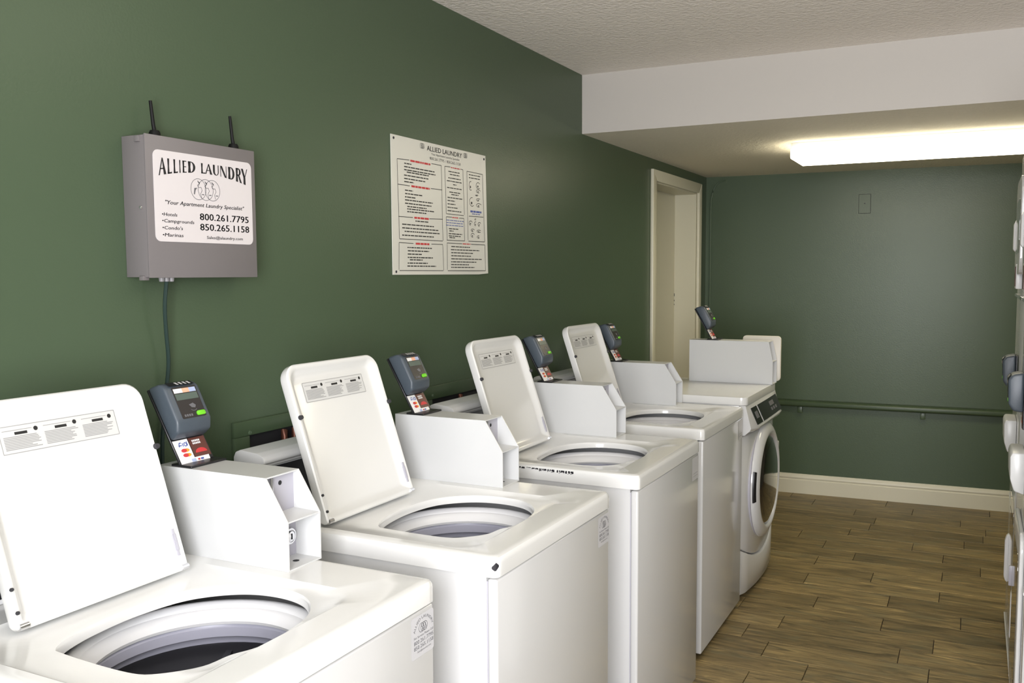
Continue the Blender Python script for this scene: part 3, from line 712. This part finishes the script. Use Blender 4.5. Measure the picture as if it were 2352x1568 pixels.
pos = [('A', 1.4525, 1.474), ('L', 1.477, 1.490), ('L', 1.494, 1.507), ('I', 1.511, 1.5155), ('E', 1.520, 1.533), ('D', 1.536, 1.559), ('L', 1.575, 1.588), ('A', 1.588, 1.610), ('U', 1.612, 1.631), ('N', 1.635, 1.656), ('D', 1.660, 1.682), ('R', 1.685, 1.705), ('Y', 1.704, 1.725)]
for ch, a0, a1 in pos: letter(ch, a0, a1)
obj('title_print', bm, 'print_black', sg, smooth=0, fix=False); bm = BM()
ptext(bm, F, '"Your Apartment Laundry Specialist"', 1.466, 1.669, 1.708, .0088, 0, .28, .0004)
obj('slogan_print', bm, 'print_black', sg, smooth=0, fix=False); bm = BM()
for s, z, a1 in (('\u2022Hotels', 1.6425, 1.500), ('\u2022Campgrounds', 1.628, 1.549), ('\u2022Condo\'s', 1.6125, 1.515), ('\u2022Marinas', 1.5965, 1.516)): ptext(bm, F, s, 1.457, z, a1, .0075, 0, .18, .0003)
obj('list_print', bm, 'print_black', sg, smooth=0, fix=False); bm = BM()
ptext(bm, F, '800.261.7795', 1.567, 1.6385, 1.724, .0155, 0, 0, .0010); ptext(bm, F, '850.265.1158', 1.567, 1.6145, 1.725, .0155, 0, 0, .0010)
ptext(bm, F, 'Sales@alaundry.com', 1.587, 1.595, 1.703, .0068, 0, 0, .0003)
obj('phone_print', bm, 'print_black', sg, smooth=0, fix=False)
bm = BM(); c = (1.5875, 1.7095); r = .0243
for k, dx in enumerate((-.0215, .0005, .0215)):
    pring(bm, F, (c[0]+dx, c[1]), .023, r, .0011, 0, 36)
    x = c[0]+dx
    ppath(bm, F, [(x-.002, c[1]+.020), (x+.004, c[1]+.013), (x-.003, c[1]+.009), (x+.001, c[1]+.004), (x+.008, c[1]+.005), (x+.011, c[1]-.002), (x+.006, c[1]-.010), (x+.009, c[1]-.020)], .0011, 0)
    ppoly(bm, F, [(x-.003, c[1]+.019), (x+.005, c[1]+.016), (x+.002, c[1]+.013)], 0); pquad(bm, F, x+.010, c[1]-.0125, x+.017, c[1]-.0105, 0)
ppoly(bm, F, [(c[0]-.036, c[1]-.012), (c[0]-.033, c[1]-.013), (c[0]-.030, c[1]-.002), (c[0]-.025, c[1]+.003), (c[0]-.034, c[1]+.002)], 0)
obj('emblem', bm, 'print_grey', sg, smooth=0, fix=False)
for y, top in ((.062, .398), (.303, .400)):
    bm = BM(); lathe(bm, [(.0001, .334), (.010, .332), (.0125, .326), (.0125, .316)], (.034, y, 0), 'z', 16)
    tube(bm, [(.034, y, .330), (.033, y-.002, .345), (.030, y-.005, top)], [.0046, .0042, .0036], 10); obj('antenna', bm, 'antenna_black', t)
for y in (.061, .075, .089):
    bm = BM(); lathe(bm, [(.0001, -.010), (.0055, -.009), (.0065, -.003), (.0065, .003)], (.040, y, 0), 'z', 12); obj('cable_gland', bm, 'steel_grey', t)
pts = smooth_path([(.040, 1.495, 1.497), (.036, 1.491, 1.441), (.030, 1.497, 1.380), (.024, 1.506, 1.308), (.018, 1.503, 1.246), (.012, 1.497, 1.174), (.010, 1.491, 1.103), (.009, 1.488, .95), (.009, 1.49, .6)], 6)
bm = BM(); tube(bm, pts, .0045, 8); tag(obj('power_cable', bm, 'cable_green'), 'dark green cable hanging down the wall from the control box', 'cable')

# ------------------------------------------------------------------ instruction poster
PY0, PZ0 = 2.444, 1.508
t = thing('instruction_poster', 'white laundry instruction poster with columns of print on the green wall', 'poster', (0, PY0, PZ0))
bm = BM(); N = 10; loops = []
for k in range(N+1):
    y = .623*k/N; row = []
    for j, z in enumerate((0, .454)):
        row.append((.0015 + (.008*max(0, (y-.50)/.123)**2 if j == 0 else 0), y, z + (.004*max(0, (y-.58)/.043) if j == 0 else 0)))
    A, B = row; loops.append([A, (A[0]+.003, A[1], A[2]), (B[0]+.003, B[1], B[2]), B])
loft(bm, loops, True, True); obj('board', bm, 'poster_white', t, smooth=30)
BARS=[(2.476,1.886,2.547,1.889,0.0016,'k'),(2.683,1.892,2.747,1.892,0.0016,'k'),(2.476,1.886,2.483,1.627,0.0016,'k'),(2.747,1.892,2.752,1.628,0.0016,'k'),(2.479,1.804,2.548,1.804,0.0016,'k'),(2.677,1.806,2.751,1.807,0.0016,'k'),(2.479,1.699,2.563,1.7,0.0016,'k'),(2.665,1.701,2.752,1.704,0.0016,'k'),(2.483,1.626,2.75,1.627,0.0016,'k'),(2.48,1.614,2.564,1.613,0.0016,'k'),(2.676,1.614,2.75,1.615,0.0016,'k'),(2.48,1.614,2.477,1.524,0.0016,'k'),(2.75,1.615,2.755,1.523,0.0016,'k'),(2.48,1.522,2.752,1.522,0.0016,'k'),(2.77,1.892,2.808,1.893,0.0016,'k'),(2.88,1.893,2.896,1.892,0.0016,'k'),(2.77,1.892,2.777,1.726,0.0016,'k'),(2.896,1.892,2.903,1.728,0.0016,'k'),(2.777,1.725,2.899,1.725,0.0016,'k'),(2.776,1.714,2.815,1.715,0.0016,'k'),(2.865,1.714,2.899,1.715,0.0016,'k'),(2.776,1.714,2.781,1.631,0.0016,'k'),(2.899,1.715,2.904,1.633,0.0016,'k'),(2.778,1.631,2.904,1.632,0.0016,'k'),(2.925,1.89,3.041,1.889,0.0016,'k'),(2.925,1.89,2.928,1.636,0.0016,'k'),(3.041,1.889,3.048,1.634,0.0016,'k'),(2.931,1.632,3.048,1.633,0.0016,'k'),(2.936,1.725,3.042,1.727,0.0016,'k'),(2.78,1.621,2.885,1.621,0.0016,'k'),(2.95,1.621,3.048,1.621,0.0016,'k'),(2.78,1.621,2.78,1.525,0.0016,'k'),(3.048,1.621,3.05,1.523,0.0016,'k'),(2.782,1.522,3.05,1.522,0.0016,'k'),(2.553,1.888,2.676,1.892,0.009,'r'),(2.557,1.804,2.671,1.805,0.009,'r'),(2.572,1.7,2.661,1.702,0.009,'r'),(2.578,1.613,2.663,1.614,0.009,'r'),(2.812,1.892,2.876,1.893,0.005,'r'),(2.889,1.621,2.946,1.621,0.005,'r'),(2.817,1.714,2.862,1.715,0.005,'r'),(2.517,1.876,2.559,1.878,0.005,'k'),(2.516,1.865,2.702,1.869,0.005,'k'),(2.516,1.855,2.708,1.858,0.005,'k'),(2.531,1.848,2.665,1.85,0.005,'k'),(2.515,1.837,2.665,1.839,0.005,'k'),(2.515,1.826,2.642,1.828,0.005,'k'),(2.515,1.816,2.572,1.816,0.005,'k'),(2.519,1.788,2.566,1.789,0.005,'k'),(2.519,1.777,2.623,1.778,0.005,'k'),(2.518,1.766,2.582,1.767,0.005,'k'),(2.518,1.756,2.688,1.757,0.005,'k'),(2.518,1.745,2.684,1.746,0.005,'k'),(2.531,1.735,2.648,1.737,0.005,'k'),(2.53,1.727,2.696,1.729,0.005,'k'),(2.53,1.718,2.646,1.719,0.005,'k'),(2.578,1.689,2.658,1.69,0.005,'k'),(2.499,1.675,2.695,1.676,0.005,'k'),(2.499,1.663,2.726,1.665,0.005,'k'),(2.513,1.652,2.73,1.653,0.005,'k'),(2.498,1.639,2.692,1.64,0.005,'k'),(2.528,1.599,2.68,1.599,0.005,'k'),(2.53,1.588,2.66,1.588,0.005,'k'),(2.529,1.577,2.618,1.577,0.005,'k'),(2.529,1.566,2.684,1.566,0.005,'k'),(2.541,1.558,2.619,1.557,0.005,'k'),(2.528,1.547,2.651,1.547,0.005,'k'),(2.526,1.537,2.704,1.536,0.005,'k'),(2.794,1.877,2.874,1.878,0.0045,'k'),(2.804,1.867,2.872,1.867,0.0045,'k'),(2.793,1.854,2.879,1.856,0.0045,'k'),(2.783,1.843,2.886,1.842,0.0045,'k'),(2.825,1.832,2.85,1.832,0.0045,'k'),(2.784,1.819,2.887,1.819,0.0045,'k'),(2.799,1.804,2.875,1.806,0.0045,'k'),(2.812,1.796,2.863,1.797,0.0045,'k'),(2.786,1.784,2.889,1.784,0.0045,'k'),(2.786,1.773,2.838,1.773,0.0045,'k'),(2.786,1.761,2.84,1.762,0.0045,'k'),(2.785,1.749,2.855,1.75,0.0045,'k'),(2.785,1.737,2.883,1.737,0.0045,'k'),(2.793,1.673,2.861,1.673,0.0045,'k'),(2.796,1.665,2.825,1.664,0.0045,'k'),(2.792,1.655,2.886,1.655,0.0045,'k'),(2.792,1.647,2.875,1.648,0.0045,'k'),(2.796,1.641,2.835,1.64,0.0045,'k'),(2.808,1.609,2.942,1.609,0.0045,'k'),(2.805,1.598,3.011,1.598,0.0045,'k'),(2.807,1.587,2.964,1.587,0.0045,'k'),(2.807,1.576,2.949,1.576,0.0045,'k'),(2.807,1.565,3.025,1.564,0.0045,'k'),(2.806,1.554,2.989,1.554,0.0045,'k'),(2.806,1.544,2.933,1.543,0.0045,'k'),(2.806,1.534,2.975,1.533,0.0045,'k'),(2.939,1.879,3.023,1.88,0.0045,'k'),(2.939,1.868,3.02,1.87,0.0045,'k'),(2.776,1.703,2.898,1.704,0.0035,'b'),(2.776,1.694,2.894,1.695,0.0035,'b'),(2.774,1.685,2.894,1.686,0.0035,'b'),(2.948,1.744,3.028,1.745,0.01,'b'),(2.959,1.735,3.018,1.735,0.004,'b')]
BLOBS=[[(2.939,1.856),(2.966,1.856),(2.965,1.821),(2.938,1.821)],[(2.991,1.856),(3.024,1.856),(3.024,1.832),(2.991,1.831)],[(2.992,1.829),(3.024,1.829),(3.023,1.816),(2.992,1.816)],[(2.986,1.808),(3.011,1.808),(3.011,1.804),(2.985,1.804)],[(2.942,1.796),(2.98,1.797),(2.979,1.763),(2.941,1.762)],[(2.992,1.794),(3.029,1.795),(3.029,1.786),(2.991,1.785)],[(2.991,1.777),(3.031,1.777),(3.03,1.763),(2.991,1.762)],[(2.936,1.709),(2.963,1.708),(2.962,1.691),(2.936,1.691)],[(2.978,1.718),(2.998,1.717),(2.998,1.712),(2.978,1.713)],[(2.974,1.707),(2.998,1.706),(2.997,1.691),(2.974,1.691)],[(3.002,1.706),(3.025,1.705),(3.025,1.69),(3.001,1.691)],[(2.951,1.679),(2.978,1.678),(2.977,1.669),(2.95,1.669)],[(2.95,1.663),(2.977,1.662),(2.977,1.647),(2.95,1.648)],[(2.993,1.677),(3.025,1.676),(3.025,1.667),(2.993,1.667)],[(2.993,1.655),(3.024,1.654),(3.024,1.645),(2.993,1.646)]]
F = lambda a, b: (.0050 + .008*max(0, (a-PY0-.50)/.123)**2*max(0, 1-(b-PZ0)/.454), a-PY0, b-PZ0)
bm = BM(); rnd = random.Random(2)
for y0, z0, y1, z1, tk, c in BARS:
    if tk <= .0017: pline(bm, F, (y0, z0), (y1, z1), .0021, 1); continue
    mi = {'k': 1, 'r': 2, 'b': 3}[c]; z1 = z0                    # rows of small print: short word strips
    y = y0; lim = y1
    while y < lim-.002:
        wd = min(rnd.uniform(.008, .028), lim-y); pquad(bm, F, y, z0-tk*.36, y+wd, z0+tk*.36, mi); y += wd+.0028
for q in BLOBS:
    a0 = min(p[0] for p in q); a1 = max(p[0] for p in q); b0 = min(p[1] for p in q); b1 = max(p[1] for p in q)
    pring(bm, F, ((a0+a1)/2, (b0+b1)/2), (a1-a0)*.46, (b1-b0)*.46, .0022, 1, 14, rnd.uniform(0, 90), rnd.uniform(240, 330)); pquad(bm, F, a0+(a1-a0)*.3, b0+(b1-b0)*.25, a0+(a1-a0)*.55, b0+(b1-b0)*.5, 1)
obj('print', bm, ['print_grey', 'print_black', 'print_red', 'print_blue'], t, smooth=0, fix=False)
bm = BM(); ptext(bm, F, 'ALLIED LAUNDRY', 2.655, 1.934, 2.890, .0165, 0, 0, .0006); ptext(bm, F, 'Your Apartment Laundry Specialist', 2.683, 1.9215, 2.872, .0075, 0); ptext(bm, F, '800.261.7795 / 850.265.1158', 2.673, 1.905, 2.879, .0095, 0)
allied_emblem(bm, F, (2.626, 1.9455), .0085, 0, .001); allied_emblem(bm, F, (2.914, 1.9455), .0085, 0, .001)
obj('heading', bm, 'print_black', t, smooth=0, fix=False)
for y, z in ((.014, .443), (.017, .010), (.610, .440)):
    bm = BM(); lathe(bm, [(.0045, .004), (.004, .0062), (.0001, .0068)], (0, y, z), 'x', 12); obj('pin', bm, 'gasket', t)

# ------------------------------------------------------------------ green outlet panels low on the wall
def outlet_panel(label, y0, y1, zt, zo, pipes):
    t = thing('outlet_panel', label, 'wall panel', (0, y0, .86), 0, 'painted outlet panels behind the washers')
    h = zt-.86; o = zo-.86
    bm = BM(); box(bm, (.0005, 0, o), (.012, y1-y0, h), .002); box(bm, (.0005, 0, 0), (.012, .055, o), .002); box(bm, (.0005, y1-y0-.03, 0), (.012, y1-y0, o), .002); obj('frame', bm, 'green_trim', t)
    bm = BM(); box(bm, (.0004, .055, 0), (.0025, y1-y0-.03, o)); obj('recess_shade', bm, 'dark_gap', t, smooth=0)  # flat dark plate painted as the shade inside the opening
    bm = BM(); lathe(bm, [(.006, .012), (.005, .0145), (.0001, .015)], (0, .055, h-.033), 'x', 12); obj('screw', bm, 'green_scar', t)
    for y, r in pipes:
        bm = BM(); tube(bm, [(.016, y, 0), (.016, y, o-.02), (.012, y+.006, o-.006)], r, 10); obj('pipe', bm, 'copper', t)
outlet_panel('green painted outlet panel with exposed pipes behind the second washer', 1.718, 2.20, 1.128, 1.088, ((.18, .009), (.22, .007), (.25, .010)))
outlet_panel('green painted outlet panel on the wall behind the third washer', 2.604, 3.06, 1.117, 1.07, ((.24, .009),))

# ------------------------------------------------------------------ things on the end wall
rot = math.atan(WA)
t = thing('handrail', 'green painted handrail across the end wall', 'rail', (.30, yfar(.30), 0), rot)
bm = BM(); prism(bm, [(-.001, .600), (-.040, .604), (-.050, .614), (-.050, .634), (-.040, .644), (-.001, .648)], 'x', 0, 2.30, .004, 2); obj('rail', bm, 'green_trim', t)
for x in (.35, 1.12, 1.9):
    bm = BM(); box(bm, (x, -.030, .560), (x+.03, -.0005, .602), .002); obj('bracket', bm, 'green_trim', t)
t = thing('wall_plate', 'small blank green cover plate high on the end wall', 'wall plate', (1.010, yfar(1.010), 1.898), rot)
bm = BM(); box(bm, (-.0025, -.0015, -.0025), (.0735, -.0004, .1225)); obj('shadow_gap', bm, 'dark_gap', t, smooth=0)
bm = BM(); box(bm, (0, -.004, 0), (.071, -.0016, .120)); obj('plate', bm, 'green_wall', t, smooth=0)
bm = BM(); lathe(bm, [(.0042, -.0041), (.0035, -.0048), (.0001, -.005)], (.0355, 0, .062), 'y', 12); obj('screw', bm, 'gasket', t)
t = thing('pipe_stub', 'thin green painted conduit curving near the ceiling by the door corner', 'conduit', (.03, yfar(.03), 0), rot)
bm = BM(); tube(bm, smooth_path([(.004, -.006, .95), (.004, -.006, 1.6), (.004, -.006, 1.95), (.010, -.006, 2.04), (.030, -.006, 2.105), (.062, -.006, 2.138), (.105, -.006, 2.148)], 5), .0042, 8); obj('conduit', bm, 'green_scar', t)

# ------------------------------------------------------------------ stacked dryers on the right
def dryer(label, y0, lab_r, proud):
    t = thing('stacked_dryer', label, 'dryer', (1.876, y0, 0), 0, 'stacked dryers along the right wall')
    Wd = .68
    bm = BM(); box(bm, (.0, 0, .03), (.74, Wd, 1.985), .008); obj('cabinet', bm, 'enamel', t)
    bm = BM(); box(bm, (.03, .02, .0), (.70, Wd-.02, .031)); obj('plinth', bm, 'gasket', t, smooth=0)
    for nm, z0, z1 in (('lower_door', .14, .72), ('upper_door', 1.50, 1.86)):
        bm = BM(); prism(bm, rrect(.07, .50, z0, z1, .06, 6), 'x', -(proud if z0 < 1 else .020), -.0005, min(.006, proud*.4), 3); d = obj(nm, bm, 'enamel', t)
        bm = BM(); prism(bm, rrect(.13, .44, z0+.08, z1-.08, .05, 6), 'x', -(proud if z0 < 1 else .020)-.001, -(proud if z0 < 1 else .020)+.0005); obj('door_window', bm, 'door_glass', d)
        zc = (z0+z1)/2 if z0 > 1 else .335
        if proud > .01 and z0 < 1:
            bm = BM(); box(bm, (-.024, .502, .43), (-.001, .512, .50), .002); obj('door_hinge', bm, 'plate_grey', d)
    bm = BM(); P = [(-.0005, .225), (-.0005, .430), (-.010, .422), (-.016, .40), (-.016, .25), (-.010, .232)]; prism(bm, P, 'y', .50, .53, .004, 2); obj('handle', bm, 'plastic_white', t)
    bm = BM(); P = [(-.0005, 1.575), (-.0005, 1.735), (-.016, 1.725), (-.028, 1.70), (-.028, 1.60), (-.016, 1.585)]; prism(bm, P, 'y', .50, .53, .004, 2); obj('handle', bm, 'plastic_white', t)
    # coin vault: jutting white housing with a tapered foot
    bm = BM(); P = [(-.0005, .945), (-.038, .945), (-.044, .930), (-.042, .860), (-.030, .822), (-.0005, .812)]; prism(bm, P, 'y', .22, .40, .006, 2); obj('meter_case', bm, 'case_white', t)
    bm = BM(); box(bm, (-.003, .012, .560), (-.0003, Wd-.012, .568)); obj('trim_strip', bm, 'enamel', t, smooth=0)
    bm = BM(); box(bm, (-.004, .004, .030), (-.0003, Wd-.004, .040)); obj('trim_strip', bm, 'enamel', t, smooth=0)
    bm = BM(); box(bm, (-.010, .02, 1.408), (-.0005, Wd-.02, 1.420), .002); obj('ledge', bm, 'chrome', t)
    bm = BM(); box(bm, (-.022, .25, 1.445), (-.0005, .36, 1.540), .003); pc = obj('placard', bm, 'plastic_white', t)
    bm = BM(); box(bm, (-.0235, .262, 1.455), (-.0222, .35, 1.53)); obj('placard_print', bm, 'print_brown', pc, smooth=0)
    reader(lab_r, (1.8675, y0+.40, 1.000), 0, math.pi, False, .0012, 'card readers on the dryers')
    return t
dryer('far white stacked dryer at the right edge of the photo', 3.622, 'slate card reader on the far dryer, in front of the end wall', .002)
dryer('nearer white stacked dryer, cut off by the right edge of the photo', 2.930, 'slate card reader on the nearer dryer, cut off by the right edge of the photo', .014)
